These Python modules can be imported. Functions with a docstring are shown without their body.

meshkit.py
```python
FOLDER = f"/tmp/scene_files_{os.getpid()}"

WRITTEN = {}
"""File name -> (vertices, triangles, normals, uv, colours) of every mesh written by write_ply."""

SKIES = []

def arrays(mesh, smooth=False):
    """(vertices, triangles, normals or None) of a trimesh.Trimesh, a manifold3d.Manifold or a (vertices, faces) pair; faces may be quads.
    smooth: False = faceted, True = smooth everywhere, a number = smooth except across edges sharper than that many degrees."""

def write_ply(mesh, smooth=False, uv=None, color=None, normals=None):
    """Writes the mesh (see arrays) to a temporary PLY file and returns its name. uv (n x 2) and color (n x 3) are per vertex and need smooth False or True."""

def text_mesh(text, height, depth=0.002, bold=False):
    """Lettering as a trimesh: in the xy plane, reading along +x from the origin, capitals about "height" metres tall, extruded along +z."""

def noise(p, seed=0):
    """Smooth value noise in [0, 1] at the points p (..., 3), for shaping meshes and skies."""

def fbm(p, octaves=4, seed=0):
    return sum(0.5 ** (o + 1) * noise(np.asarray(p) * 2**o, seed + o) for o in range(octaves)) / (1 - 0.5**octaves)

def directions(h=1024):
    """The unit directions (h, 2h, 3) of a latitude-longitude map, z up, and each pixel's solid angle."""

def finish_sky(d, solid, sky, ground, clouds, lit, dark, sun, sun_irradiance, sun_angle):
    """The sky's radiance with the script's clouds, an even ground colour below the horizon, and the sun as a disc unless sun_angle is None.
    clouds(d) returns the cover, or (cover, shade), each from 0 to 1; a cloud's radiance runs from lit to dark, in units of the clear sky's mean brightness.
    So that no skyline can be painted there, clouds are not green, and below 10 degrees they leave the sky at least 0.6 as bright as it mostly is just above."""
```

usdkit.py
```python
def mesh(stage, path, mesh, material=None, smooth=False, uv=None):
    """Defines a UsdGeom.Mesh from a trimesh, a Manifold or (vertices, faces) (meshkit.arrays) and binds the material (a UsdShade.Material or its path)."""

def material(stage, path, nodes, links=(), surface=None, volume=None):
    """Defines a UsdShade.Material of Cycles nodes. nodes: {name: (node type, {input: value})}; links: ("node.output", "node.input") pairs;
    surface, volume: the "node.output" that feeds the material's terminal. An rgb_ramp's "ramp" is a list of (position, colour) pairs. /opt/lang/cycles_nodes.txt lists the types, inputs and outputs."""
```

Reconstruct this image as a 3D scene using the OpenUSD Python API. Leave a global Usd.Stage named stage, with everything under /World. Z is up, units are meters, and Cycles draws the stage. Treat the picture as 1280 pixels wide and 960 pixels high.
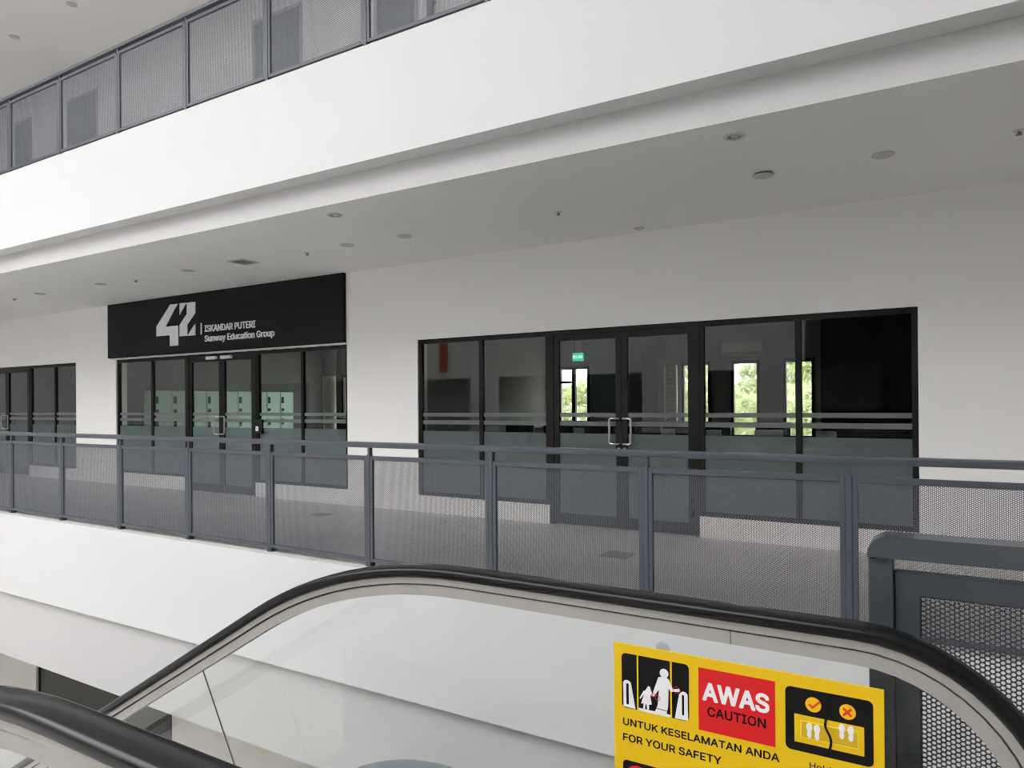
import math, random
import numpy as np, trimesh, usdkit, meshkit
from shapely.geometry import Polygon, Point, LineString, box as sbox
from shapely.ops import unary_union
from shapely import affinity
from pxr import Usd, UsdGeom, UsdLux, Gf, Sdf, UsdShade

random.seed(7)
rng = np.random.default_rng(7)
stage = Usd.Stage.CreateInMemory()
UsdGeom.SetStageUpAxis(stage, 'Z')
UsdGeom.SetStageMetersPerUnit(stage, 1.0)
UsdGeom.Xform.Define(stage, '/World')
UsdGeom.Scope.Define(stage, '/World/Looks')

# ------------------------------------------------------------------ camera
# x runs along the shop fronts (right), y goes away from the camera, z up; the
# corridor floors of this storey are z = 0
YAW, PITCH, ROLL = math.radians(31.093), math.radians(0.147), math.radians(-0.424)
EYE = (0.0, 0.0, 1.5)
fw = np.array([-math.sin(YAW) * math.cos(PITCH), math.cos(YAW) * math.cos(PITCH), math.sin(PITCH)])
rt = np.array([math.cos(YAW), math.sin(YAW), 0.0])
up = np.cross(rt, fw)
rt, up = math.cos(ROLL) * rt + math.sin(ROLL) * up, -math.sin(ROLL) * rt + math.cos(ROLL) * up
cam = UsdGeom.Camera.Define(stage, '/World/camera')
cam.AddTransformOp().Set(Gf.Matrix4d(*rt, 0, *up, 0, *(-fw), 0, *EYE, 1))
cam.CreateHorizontalApertureAttr(36.0)
cam.CreateVerticalApertureAttr(27.0)
cam.CreateFocalLengthAttr(887 / 1280 * 36.0)
cam.CreateVerticalApertureOffsetAttr(22.17 / 1280 * 36.0)
cam.CreateClippingRangeAttr(Gf.Vec2f(0.05, 2000))
cam.CreateExposureAttr(0.74)

# ------------------------------------------------------------------ overcast sky
dome = UsdLux.DomeLight.Define(stage, '/World/sky')
dome.CreateIntensityAttr(2.5)
dome.CreateColorAttr(Gf.Vec3f(0.995, 0.985, 0.995))

# ------------------------------------------------------------------ helpers
def lin(r, g, b):
    f = lambda c: c / 12.92 if c <= 0.04045 else ((c + 0.055) / 1.055) ** 2.4
    return (f(r / 255), f(g / 255), f(b / 255))

def mat(name, color, rough=0.5, metal=0.0, var=0.0, scale=3.0, bump=0.0, bscale=60.0, spec=0.5, emit=None, emit_s=0.0, coat=0.0, rand=0.0):
    """Principled paint or metal; var: share of mottling by object-space noise."""
    path = '/World/Looks/' + name
    n = {'p': ('principled_bsdf', {'base_color': color, 'roughness': rough, 'metallic': metal, 'specular_ior_level': spec, 'coat_weight': coat})}
    l = []
    if emit is not None:
        n['p'][1]['emission_color'] = emit
        n['p'][1]['emission_strength'] = emit_s
    if var > 0 or bump > 0:
        n['g'] = ('geometry', {})
    if var > 0:
        n['n'] = ('noise_texture', {'scale': scale, 'detail': 5.0, 'roughness': 0.6})
        a = tuple(min(1, c * (1 - var)) for c in color)
        b = tuple(min(1, c * (1 + var)) for c in color)
        n['r'] = ('rgb_ramp', {'ramp': [(0.25, a), (0.75, b)]})
        l += [('g.position', 'n.vector'), ('n.fac', 'r.fac'), ('r.color', 'p.base_color')]
    if bump > 0:
        n['bn'] = ('noise_texture', {'scale': bscale, 'detail': 3.0})
        n['b'] = ('bump', {'strength': bump, 'distance': 0.01})
        l += [('g.position', 'bn.vector'), ('bn.fac', 'b.height'), ('b.normal', 'p.normal')]
    return usdkit.material(stage, path, n, l, surface='p.BSDF')

def pane_mat(name, tint, ior=1.5, gloss=0.02, boost=1.0):
    tint = tuple(math.sqrt(c) for c in tint)      # passed twice: a pane is a closed slab
    n = {'t': ('transparent_bsdf', {'color': tint}),
         'g': ('glossy_bsdf', {'color': (boost, boost, boost), 'roughness': gloss}),
         'f': ('fresnel', {'IOR': ior}),
         'geo': ('geometry', {}),
         'inv': ('math', {'math_type': 'subtract', 'value1': 1.0}),
         'mul': ('math', {'math_type': 'multiply'}),
         'm': ('mix_closure', {})}
    l = [('geo.backfacing', 'inv.value2'), ('f.fac', 'mul.value1'), ('inv.value', 'mul.value2'),
         ('mul.value', 'm.fac'), ('t.BSDF', 'm.closure1'), ('g.BSDF', 'm.closure2')]
    return usdkit.material(stage, '/World/Looks/' + name, n, l, surface='m.closure')

def film_mat(name, color, clear):
    n = {'t': ('transparent_bsdf', {'color': (0.75, 0.85, 0.84)}),
         'd': ('diffuse_bsdf', {'color': color}),
         'tl': ('translucent_bsdf', {'color': color}),
         'dm': ('mix_closure', {'fac': 0.35}),
         'm': ('mix_closure', {'fac': 1 - clear})}
    l = [('d.BSDF', 'dm.closure1'), ('tl.BSDF', 'dm.closure2'), ('t.BSDF', 'm.closure1'), ('dm.closure', 'm.closure2')]
    return usdkit.material(stage, '/World/Looks/' + name, n, l, surface='m.closure')

M = {}
M['white'] = mat('white_paint', (0.89, 0.89, 0.88), 0.75, var=0.015, scale=0.7)
M['band'] = mat('band_toned_white', (0.735, 0.735, 0.735), 0.75, var=0.015, scale=0.7)  # white toned down to offset the strong light on the slab bands
M['wall'] = mat('wall_paint', (0.91, 0.90, 0.885), 0.75, var=0.015, scale=0.6)  # lifted to make up for weak light in the corridor
M['soffit'] = mat('soffit_paint', (0.91, 0.90, 0.88), 0.85, var=0.015, scale=0.5)  # lifted like the corridor wall, against the deep shade
M['drop'] = mat('downstand_shaded_white', (0.60, 0.595, 0.59), 0.8, var=0.015, scale=0.6)  # white darkened to carry the shade on the set back downstand
M['beige'] = mat('beige_paint', (0.68, 0.65, 0.60), 0.8, var=0.02, scale=0.6)
M['floor'] = mat('floor_screed', (0.60, 0.59, 0.56), 0.45, var=0.07, scale=1.3, bump=0.03)
M['landing'] = mat('landing_tile', (0.45, 0.44, 0.42), 0.45, var=0.06)
M['ground'] = mat('ground_tile', (0.74, 0.73, 0.705), 0.5, var=0.05, scale=0.6)
M['hatch'] = mat('hatch_plate', (0.27, 0.26, 0.245), 0.5, var=0.08)
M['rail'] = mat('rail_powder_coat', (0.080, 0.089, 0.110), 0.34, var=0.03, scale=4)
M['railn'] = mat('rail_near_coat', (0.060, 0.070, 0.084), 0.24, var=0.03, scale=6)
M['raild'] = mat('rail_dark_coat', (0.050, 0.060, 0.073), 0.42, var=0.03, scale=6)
M['dark_infill'] = mat('unlit_opening', (0.062, 0.058, 0.053), 0.6, var=0.04)  # dark tone standing in for an unlit opening
M['sheet'] = mat('sheet_coat', (0.115, 0.125, 0.148), 0.42)
M['sheetd'] = mat('sheet_dark_coat', (0.045, 0.052, 0.062), 0.45)
M['frame'] = mat('frame_black', (0.0075, 0.0085, 0.0078), 0.5, spec=0.22)
M['sign'] = mat('sign_black', (0.0115, 0.0125, 0.0155), 0.6, spec=0.15)
M['lwhite'] = mat('letter_white', (0.86, 0.86, 0.86), 0.5)
M['silver'] = mat('silver_trim', (0.62, 0.62, 0.62), 0.35, 0.3)
M['chrome'] = mat('brushed_steel', (0.78, 0.76, 0.72), 0.25, 1.0)
M['rubber'] = mat('black_rubber', (0.0045, 0.0045, 0.0055), 0.23, spec=0.32)
M['alu'] = mat('guide_aluminium', (0.44, 0.42, 0.385), 0.38, 0.25, var=0.06, scale=9)
M['alud'] = mat('groove_dark', (0.06, 0.058, 0.05), 0.6)
M['deck'] = mat('deck_aluminium', (0.36, 0.36, 0.35), 0.4, 0.6)
M['step'] = mat('step_metal', (0.16, 0.16, 0.16), 0.5, 0.5)
M['clad'] = mat('truss_cladding', (0.52, 0.52, 0.51), 0.5)
M['yellow'] = mat('sign_yellow', lin(240, 198, 0), 0.42)
M['dyellow'] = mat('sign_ochre', lin(216, 178, 10), 0.42)
M['lyellow'] = mat('sign_pale_line', lin(255, 236, 90), 0.42)
M['red'] = mat('sign_red', lin(226, 18, 28), 0.42)
M['ored'] = mat('sign_orange_red', lin(225, 62, 10), 0.42)
M['pblack'] = mat('print_black', (0.006, 0.006, 0.006), 0.5, spec=0.2)
M['pwhite'] = mat('print_white', (0.90, 0.90, 0.90), 0.42)
M['orange'] = mat('print_orange', lin(255, 196, 20), 0.42)
M['cup'] = mat('suction_cup_grey', (0.42, 0.46, 0.45), 0.2)
M['mint'] = mat('locker_mint', (0.46, 0.66, 0.57), 0.4)
M['slot'] = mat('locker_slot', (0.008, 0.008, 0.008), 0.6)
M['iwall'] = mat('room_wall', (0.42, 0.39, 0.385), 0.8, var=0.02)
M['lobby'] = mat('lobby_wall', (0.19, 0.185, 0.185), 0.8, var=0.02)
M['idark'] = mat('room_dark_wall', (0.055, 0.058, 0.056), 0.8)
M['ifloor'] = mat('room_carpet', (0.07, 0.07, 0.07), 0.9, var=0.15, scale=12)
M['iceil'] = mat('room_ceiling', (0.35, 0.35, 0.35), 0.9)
M['screen'] = mat('screen_black', (0.004, 0.004, 0.006), 0.25)
M['table'] = mat('table_top', (0.16, 0.14, 0.12), 0.5)
M['pwhiteplastic'] = mat('white_plastic', (0.78, 0.78, 0.76), 0.4)
M['monitor'] = mat('monitor_silver', (0.5, 0.5, 0.5), 0.4, 0.4)
M['column'] = mat('column_paint', (0.50, 0.47, 0.42), 0.7)
M['lampring'] = mat('lamp_ring', (0.62, 0.62, 0.60), 0.5)
M['lampin'] = mat('lamp_recess', (0.23, 0.225, 0.215), 0.35)
M['disc'] = mat('grille_grey', (0.60, 0.595, 0.585), 0.7)
M['brass'] = mat('sprinkler_metal', (0.25, 0.22, 0.18), 0.4, 0.8)
M['door'] = mat('door_grey', (0.17, 0.19, 0.205), 0.6, var=0.03)
M['doorf'] = mat('door_frame_grey', (0.46, 0.46, 0.45), 0.6)
M['banner'] = mat('banner_red', (0.45, 0.02, 0.03), 0.6)
M['exit'] = mat('exit_green', (0.02, 0.35, 0.2), 0.5, emit=(0.08, 0.75, 0.5), emit_s=0.55)
M['exitw'] = mat('exit_white', (0.7, 0.9, 0.8), 0.5, emit=(0.6, 1.0, 0.85), emit_s=0.8)
M['dome'] = mat('dome_bluegrey', (0.20, 0.25, 0.28), 0.35)
M['leaf'] = usdkit.material(stage, '/World/Looks/leaf', {
    'g': ('geometry', {}), 'n': ('noise_texture', {'scale': 0.9, 'detail': 4.0}),
    'r': ('rgb_ramp', {'ramp': [(0.3, (0.27, 0.31, 0.14)), (0.7, (0.50, 0.53, 0.33))]}),  # greens paled to carry the haze and overexposure outside
    'd': ('diffuse_bsdf', {}), 't': ('translucent_bsdf', {}), 'm': ('mix_closure', {'fac': 0.4})},
    [('g.position', 'n.vector'), ('n.fac', 'r.fac'), ('r.color', 'd.color'), ('r.color', 't.color'), ('d.BSDF', 'm.closure1'), ('t.BSDF', 'm.closure2')], surface='m.closure')
M['bark'] = mat('bark', (0.16, 0.12, 0.09), 0.9, var=0.2, scale=8)
M['grass'] = mat('grass', (0.16, 0.22, 0.06), 0.9, var=0.3, scale=1.5)
M['glass'] = pane_mat('shop_glass', (0.70, 0.74, 0.72), 1.5, 0.0)
M['wglass'] = pane_mat('window_glass', (0.60, 0.62, 0.61), 1.5, 0.0)
M['skylight'] = usdkit.material(stage, '/World/Looks/skylight_glazing', {'t': ('transparent_bsdf', {'color': (0.632, 0.632, 0.632)})}, [], surface='t.BSDF')
M['eglass'] = pane_mat('balustrade_glass', (0.925, 0.945, 0.935), 1.45, 0.0)
M['film'] = film_mat('frosted_film', (0.235, 0.28, 0.28), 0.38)
M['stripe'] = film_mat('frosted_stripe', (0.31, 0.33, 0.315), 0.25)

def bx(x0, x1, y0, y1, z0, z1):
    m = trimesh.creation.box([abs(x1 - x0), abs(y1 - y0), abs(z1 - z0)])
    m.apply_translation([(x0 + x1) / 2, (y0 + y1) / 2, (z0 + z1) / 2])
    return m

def rbx(x0, x1, y0, y1, z0, z1, r=0.004):
    """Box with chamfered edges."""
    b = [np.linspace(0, 0, 1)]
    pts = []
    for sx, X in ((1, x0), (-1, x1)):
        for sy, Y in ((1, y0), (-1, y1)):
            for sz, Z in ((1, z0), (-1, z1)):
                pts += [(X + sx * r, Y + sy * r, Z), (X + sx * r, Y, Z + sz * r), (X, Y + sy * r, Z + sz * r)]
    return trimesh.convex.convex_hull(np.array(pts))

def extr(poly, y0, y1):
    """A shapely polygon in (x, z) extruded from y0 (front) to y1 (back)."""
    ms = []
    for g in getattr(poly, 'geoms', [poly]):
        if g.is_empty or g.area < 1e-10:
            continue
        m = trimesh.creation.extrude_polygon(g, abs(y1 - y0), engine='earcut')
        v = m.vertices
        m.vertices = np.stack([v[:, 0], max(y0, y1) - v[:, 2], v[:, 1]], 1)
        ms.append(m)
    r = trimesh.util.concatenate(ms)
    if r.volume < 0:
        r.invert()
    return r

def cat(*ms):
    return trimesh.util.concatenate([m for m in ms])

def tube(path, r, sides=10, closed=False):
    """Round bar along a list of points."""
    P = np.asarray(path, float)
    T = np.gradient(P, axis=0)
    T /= np.linalg.norm(T, axis=1, keepdims=True)
    ref = np.array([0, 1.0, 0.0]) if abs(T[:, 1]).max() < 0.9 else np.array([0.31, 0.2, 0.93])
    rings = []
    for p, t in zip(P, T):
        u = np.cross(t, ref); u /= np.linalg.norm(u); w = np.cross(t, u)
        a = np.linspace(0, 2 * np.pi, sides, endpoint=False)
        rings.append(p + r * (np.cos(a)[:, None] * u + np.sin(a)[:, None] * w))
    return skin(rings)

def skin(rings, caps=True):
    n, k = len(rings), len(rings[0])
    V = np.vstack(rings)
    F = []
    for i in range(n - 1):
        for j in range(k):
            a, b = i * k + j, i * k + (j + 1) % k
            F += [(a, b, b + k), (a, b + k, a + k)]
    if caps:
        for i, flip in ((0, False), (n - 1, True)):
            c = len(V); V = np.vstack([V, rings[i].mean(0)])
            for j in range(k):
                a, b = i * k + j, i * k + (j + 1) % k
                F.append((c, a, b) if flip else (c, b, a))
    m = trimesh.Trimesh(V, np.array(F), process=False)
    m.fix_normals()
    return m

def cyl(x, y, z0, z1, r, n=24, r1=None):
    a = np.linspace(0, 2 * np.pi, n, endpoint=False)
    c = np.stack([np.cos(a), np.sin(a)], 1)
    r1 = r if r1 is None else r1
    return skin([np.column_stack([x + r * c[:, 0], y + r * c[:, 1], np.full(n, z0)]),
                 np.column_stack([x + r1 * c[:, 0], y + r1 * c[:, 1], np.full(n, z1)])])

def ring(x, y, z0, z1, r0, r1, n=28):
    p = Point(0, 0).buffer(r1, quad_segs=n // 4).difference(Point(0, 0).buffer(r0, quad_segs=n // 4))
    m = trimesh.creation.extrude_polygon(p, abs(z1 - z0), engine='earcut')
    m.apply_translation([x, y, min(z0, z1)])
    return m

taken = {}
def path_for(name, parent):
    base = parent.GetPath().pathString if parent else '/World'
    k = (base, name)
    n = taken.get(k, 0)
    taken[k] = n + 1
    return f'{base}/{name}' + (f'_{n:03d}' if n else '')

def tag(o, label=None, cat_=None, group=None, kind=None):
    for k, v in (('label', label), ('category', cat_), ('group', group), ('kind', kind)):
        if v:
            o.SetCustomDataByKey(k, v)
    return o

def obj(name, mesh, m, parent=None, smooth=False, label=None, kind=None):
    o = usdkit.mesh(stage, path_for(name, parent), mesh, M[m], smooth=smooth).GetPrim()
    return tag(o, label=label, kind=kind)

def thing(name, label, cat_, group=None, kind=None, loc=None, rotz=None):
    x = UsdGeom.Xform.Define(stage, path_for(name, None))
    if loc is not None:
        x.AddTranslateOp().Set(Gf.Vec3d(*loc))
    if rotz is not None:
        x.AddRotateZOp().Set(rotz)
    return tag(x.GetPrim(), label, cat_, group, kind)

def copy(root, loc, rotz=None, label=None, group=None):
    was = root.GetCustomData()
    base = root.GetName()
    if base[-4:-3] == '_' and base[-3:].isdigit():
        base = base[:-4]
    r = thing(base, label or was['label'], was['category'], group or was.get('group'), loc=loc, rotz=rotz)
    r.GetReferences().AddInternalReference(root.GetPath())
    r.SetInstanceable(True)
    return r

def struct(name, mesh, m, label, cat_, smooth=False):
    return tag(obj(name, mesh, m, smooth=smooth), label, cat_, kind='structure')

# ------------------------------------------------------------------ main dimensions
YF = 4.86          # atrium face of the white slab bands
YW = 7.80          # shop front wall
H = 4.78           # storey height
CZ = 3.47          # corridor ceiling
GZ = -5.0          # ground floor
XL, XR = -34.0, 9.0
YS = -1.2                  # near edge of the skylight
YO, OT = -11.0, 9.6        # facing building across the atrium, its roof line

# ------------------------------------------------------------------ setting, far side
struct('floor', bx(XL, XR, YF + 0.035, 8.0, -0.20, -0.002), 'floor', 'grey screed corridor floor behind the far perforated railing', 'floor')
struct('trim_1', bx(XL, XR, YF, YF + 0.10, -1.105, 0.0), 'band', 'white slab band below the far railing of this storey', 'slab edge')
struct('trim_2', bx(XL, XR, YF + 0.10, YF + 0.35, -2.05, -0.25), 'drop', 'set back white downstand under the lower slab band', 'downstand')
struct('floor_upper', bx(XL, XR, YF + 0.035, 8.0, H - 0.20, H - 0.002), 'floor', 'upper storey corridor floor behind the upper railing', 'floor')
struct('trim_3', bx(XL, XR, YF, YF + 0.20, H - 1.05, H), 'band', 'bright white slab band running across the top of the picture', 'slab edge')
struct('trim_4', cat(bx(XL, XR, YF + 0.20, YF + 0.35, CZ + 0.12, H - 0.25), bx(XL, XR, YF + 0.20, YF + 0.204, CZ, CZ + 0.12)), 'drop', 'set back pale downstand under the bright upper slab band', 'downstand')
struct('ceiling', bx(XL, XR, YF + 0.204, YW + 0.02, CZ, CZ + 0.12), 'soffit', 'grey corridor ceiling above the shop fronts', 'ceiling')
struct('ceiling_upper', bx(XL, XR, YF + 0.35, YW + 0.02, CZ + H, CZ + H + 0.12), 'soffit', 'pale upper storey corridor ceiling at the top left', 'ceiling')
struct('trim_5', bx(XL, XR, YF, YF + 0.35, CZ + H - 0.02, OT), 'white', 'white roof edge band above the upper corridor', 'slab edge')

SHOP = {3: [-6.24, -5.20, -4.17, -3.215, -2.29, -1.255, -0.175],
        2: [-13.65, -12.52, -11.47, -10.52, -9.63, -8.56, -7.575],
        1: [-21.15, -20.10, -19.05, -18.02, -16.99, -15.96, -15.085]}
TOP, SILL = 2.40, 0.235
wall = sbox(XL, 0.0, XR, CZ + 0.05)
for xs in SHOP.values():
    wall = wall.difference(sbox(xs[0], SILL, xs[-1], TOP)).difference(sbox(xs[2], -0.1, xs[4], TOP))
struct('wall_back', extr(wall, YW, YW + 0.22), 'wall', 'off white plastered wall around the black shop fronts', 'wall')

# upper storey wall with its doors
UD = [(-17.55, -16.79, 1.0), (-15.38, -14.22, 1.0), (-9.64, -8.47, 1.0), (-6.99, -6.19, 1.0)]
uw = sbox(XL, H - 0.05, XR, H + CZ + 0.05)
for a, b, _ in UD:
    uw = uw.difference(sbox(a, H - 0.1, b, H + 3.03))
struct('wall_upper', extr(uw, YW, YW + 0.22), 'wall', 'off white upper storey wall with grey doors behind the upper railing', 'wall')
DL = ['grey upper storey door farthest left behind the upper railing', 'grey upper storey door second from left behind the upper railing',
      'grey upper storey door behind the post above the large white band', 'grey upper storey door nearest the right end of the upper railing']
for k, (a, b, _) in enumerate(UD):
    t = thing(f'door_{k + 4}', DL[k], 'door', kind='structure')
    z0, z1 = H, H + 3.03
    fr = sbox(a, z0, b, z1).difference(sbox(a + 0.06, z0 - 0.1, b - 0.06, z1 - 0.06))
    obj('door_frame', extr(fr, YW - 0.01, YW + 0.12), 'doorf', t)
    lf = obj('door_leaf', rbx(a + 0.065, b - 0.065, YW + 0.04, YW + 0.09, z0 + 0.01, z1 - 0.065), 'door', t)
    obj('door_handle', tube([(b - 0.14, YW + 0.035, z0 + 1.0), (b - 0.14, YW - 0.02, z0 + 1.0), (b - 0.26, YW - 0.02, z0 + 1.0)], 0.011), 'chrome', lf, smooth=40)
p_ = thing('downpipe', 'slim grey pipe on the upper wall near the right end of the upper railing', 'pipe')
obj('pipe', cyl(-5.93, YW - 0.06, H, H + CZ, 0.05), 'door', p_, smooth=40)
for z in (H + 0.5, H + 2.2):
    obj('bracket', rbx(-5.99, -5.87, YW - 0.02, YW, z, z + 0.05), 'door', p_)

# ground floor storey
lw = sbox(XL, GZ, XR, -0.2)
LO = [(-30.0, -25.2), (-23.6, -18.6), (-16.75, -11.93), (-8.0, -3.0), (-1.0, 4.0)]
for a, b in LO:
    lw = lw.difference(sbox(a, GZ + 0.02, b, -2.2))
struct('wall_lower', extr(lw, YW, YW + 0.22), 'beige', 'beige shaded ground storey wall below the slab band', 'wall')
WL = ['far ground storey shop window at the hidden left end', 'second ground storey shop front from the hidden left end', 'dark ground storey shop opening filled by a panel under the handrails at lower left',
      'ground storey shop window hidden behind the caution notice', 'ground storey shop window hidden below the right end']
for k, (a, b) in enumerate(LO):
    t = thing(f'window_{k + 4}', WL[k], 'shop window', kind='structure')
    fr = sbox(a, GZ, b, -2.2).difference(sbox(a + 0.06, GZ + 0.1, b - 0.06, -2.26))
    obj('window_frame', extr(fr, YW + 0.04, YW + 0.10), 'frame', t)
    obj('dark_infill', bx(a + 0.05, b - 0.05, YW + 0.066, YW + 0.084, GZ + 0.1, -2.25), 'dark_infill', t)  # matte dark panel in place of the dark window opening
struct('floor_ground', bx(-60, 40, YO - 3, YW + 2.7, GZ - 0.2, GZ), 'ground', 'pale tiled ground storey floor of the atrium', 'floor')
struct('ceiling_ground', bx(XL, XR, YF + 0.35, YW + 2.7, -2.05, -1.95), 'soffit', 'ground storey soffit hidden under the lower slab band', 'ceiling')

# ------------------------------------------------------------------ near side: landing slab, facing wall
near = Polygon([(-3.2, -1.6), (XR + 3, -1.6), (XR + 3, 2.14), (-0.17, 2.14), (-0.17, 1.95), (-1.35, 1.95), (-1.35, 0.55), (-3.2, 0.55)])
m = trimesh.creation.extrude_polygon(near, 1.05, engine='earcut'); m.apply_translation([0, 0, -1.05])
struct('floor_near', m, 'landing', 'landing slab on which the camera stands beside the escalator', 'floor')
ow = sbox(XL, GZ, XR + 3, OT)
OW = [(-33.5, -28.7, 2.68), (-27.6, -18.3, 2.68), (-16.8, -10.1, 2.68), (-7.9, -6.2, 2.68), (-4.05, 7.3, 4.65)]
for a, b, zt in OW:
    ow = ow.difference(sbox(a, 0.02, b, zt))
struct('wall_front', extr(ow, YO - 0.2, YO), 'wall', 'off white wall across the atrium behind the camera seen only as a reflection', 'wall')
for k, (a, b, zt) in enumerate(OW):
    t = thing(f'window_{k + 9}', ['leftmost', 'second', 'third', 'narrow fourth', 'widest rightmost'][k] + ' dark shop front behind the camera reflected in the glass', 'shop window', kind='structure')
    fr = sbox(a, 0.0, b, zt).difference(sbox(a + 0.06, 0.1, b - 0.06, zt - 0.07))
    obj('window_frame', extr(fr, YO - 0.12, YO - 0.06), 'frame', t)
    obj('pane', bx(a + 0.05, b - 0.05, YO - 0.1, YO - 0.09, 0.1, zt - 0.06), 'glass', t)
    obj('back_panel', bx(a - 0.05, b + 0.05, YO - 0.7, YO - 0.2, 0.0, zt + 0.05), 'frame', t)  # black panel stands in for the unlit shop interior
t = thing('banner', 'narrow red banner on the wall behind the camera, mirrored in the glass', 'banner')
obj('cloth', bx(-20.06, -19.55, YO + 0.01, YO + 0.02, 2.97, 4.30), 'banner', t)
obj('batten', rbx(-20.09, -19.52, YO + 0.002, YO + 0.03, 4.295, 4.325), 'frame', t)
struct('roof', cat(bx(XL, XR + 3, YS, YF + 0.3, OT, OT + 0.3), bx(-1.5, XR + 3, YO, YS, OT, OT + 0.3), bx(XL, -22.0, YO, YS, OT, OT + 0.3)), 'white', 'unseen solid roof added to shape the daylight, beside the open skylight', 'roof')  # solid parts placed to cut sky light on bands and right end
struct('skylight', bx(-22.0, -1.5, YO, YS, OT + 0.02, OT + 0.05), 'skylight', 'unseen atrium roof glazing, tint added to dim the daylight', 'skylight')  # tint added so the atrium is dimmer than outdoors
struct('wall_light_stop_left', bx(XL - 0.2, XL, YO, YF + 3, GZ, OT), 'white', 'unseen white wall added far beyond the left edge to cut side light', 'wall')  # added out of view to close off light from the left
struct('wall_light_stop', cat(bx(XR + 2.8, XR + 3, YO, YF, GZ, OT), bx(XR - 0.2, XR, YF - 0.05, YF + 3.2, GZ, OT), bx(XR, XR + 3, YF - 0.1, YF + 0.05, GZ, OT)), 'wall', 'unseen white wall added beyond the right edge to cut side light', 'wall')  # added out of view to darken the right and stop sky leaks

# ------------------------------------------------------------------ perforated railings
PITCH_H, HOLE = 0.012, 0.0090
def perforated(w, h, y, thick=0.002, seg=6, x0=0.0, z0=0.0):
    """Sheet from (x0, z0), w by h, with staggered round holes: hexagonal cells, each with its hole cut through."""
    p = PITCH_H
    R = p / math.sqrt(3)
    cx = np.arange(x0, x0 + w, p * math.sqrt(3) / 2)
    cells = []
    for i, x in enumerate(cx):
        zz = np.arange(z0 + (p / 2 if i % 2 else 0), z0 + h, p)
        cells.append(np.column_stack([np.full(len(zz), x), zz]))
    C = np.vstack(cells)
    k = seg // 6
    a = np.radians(np.arange(6) * 60)
    b = np.radians(np.arange(seg) * 360 / seg)
    out = np.column_stack([np.cos(a), np.sin(a)]) * R
    inn = np.column_stack([np.cos(b), np.sin(b)]) * HOLE / 2 / math.cos(math.pi / seg) ** 0.5
    V, F = [], []
    for yy in (y, y + thick):
        V += [(o[0], yy, o[1]) for o in out] + [(o[0], yy, o[1]) for o in inn]
    n1 = 6 + seg
    for face, off in ((0, 0), (1, n1)):
        for i in range(6):
            j = (i + 1) % 6
            q = [off + i, off + j]
            T = []
            inner = [off + 6 + (i * k + s) % seg for s in range(k + 1)]
            T.append((q[0], q[1], inner[-1] if k == 1 else inner[k]))
            for s in range(k):
                T.append((q[0], inner[s + 1], inner[s]))
            F += [t[::-1] if face else t for t in T]
    for i in range(seg):
        j = (i + 1) % seg
        F += [(6 + i, 6 + j, n1 + 6 + j), (6 + i, n1 + 6 + j, n1 + 6 + i)]
    V, F = np.array(V), np.array(F)
    n = len(C)
    VV = np.tile(V, (n, 1, 1))
    VV[:, :, 0] += C[:, None, 0]
    VV[:, :, 2] += C[:, None, 1]
    FF = F[None] + (np.arange(n) * len(V))[:, None, None]
    return trimesh.Trimesh(VV.reshape(-1, 3), FF.reshape(-1, 3), process=False)

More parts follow.
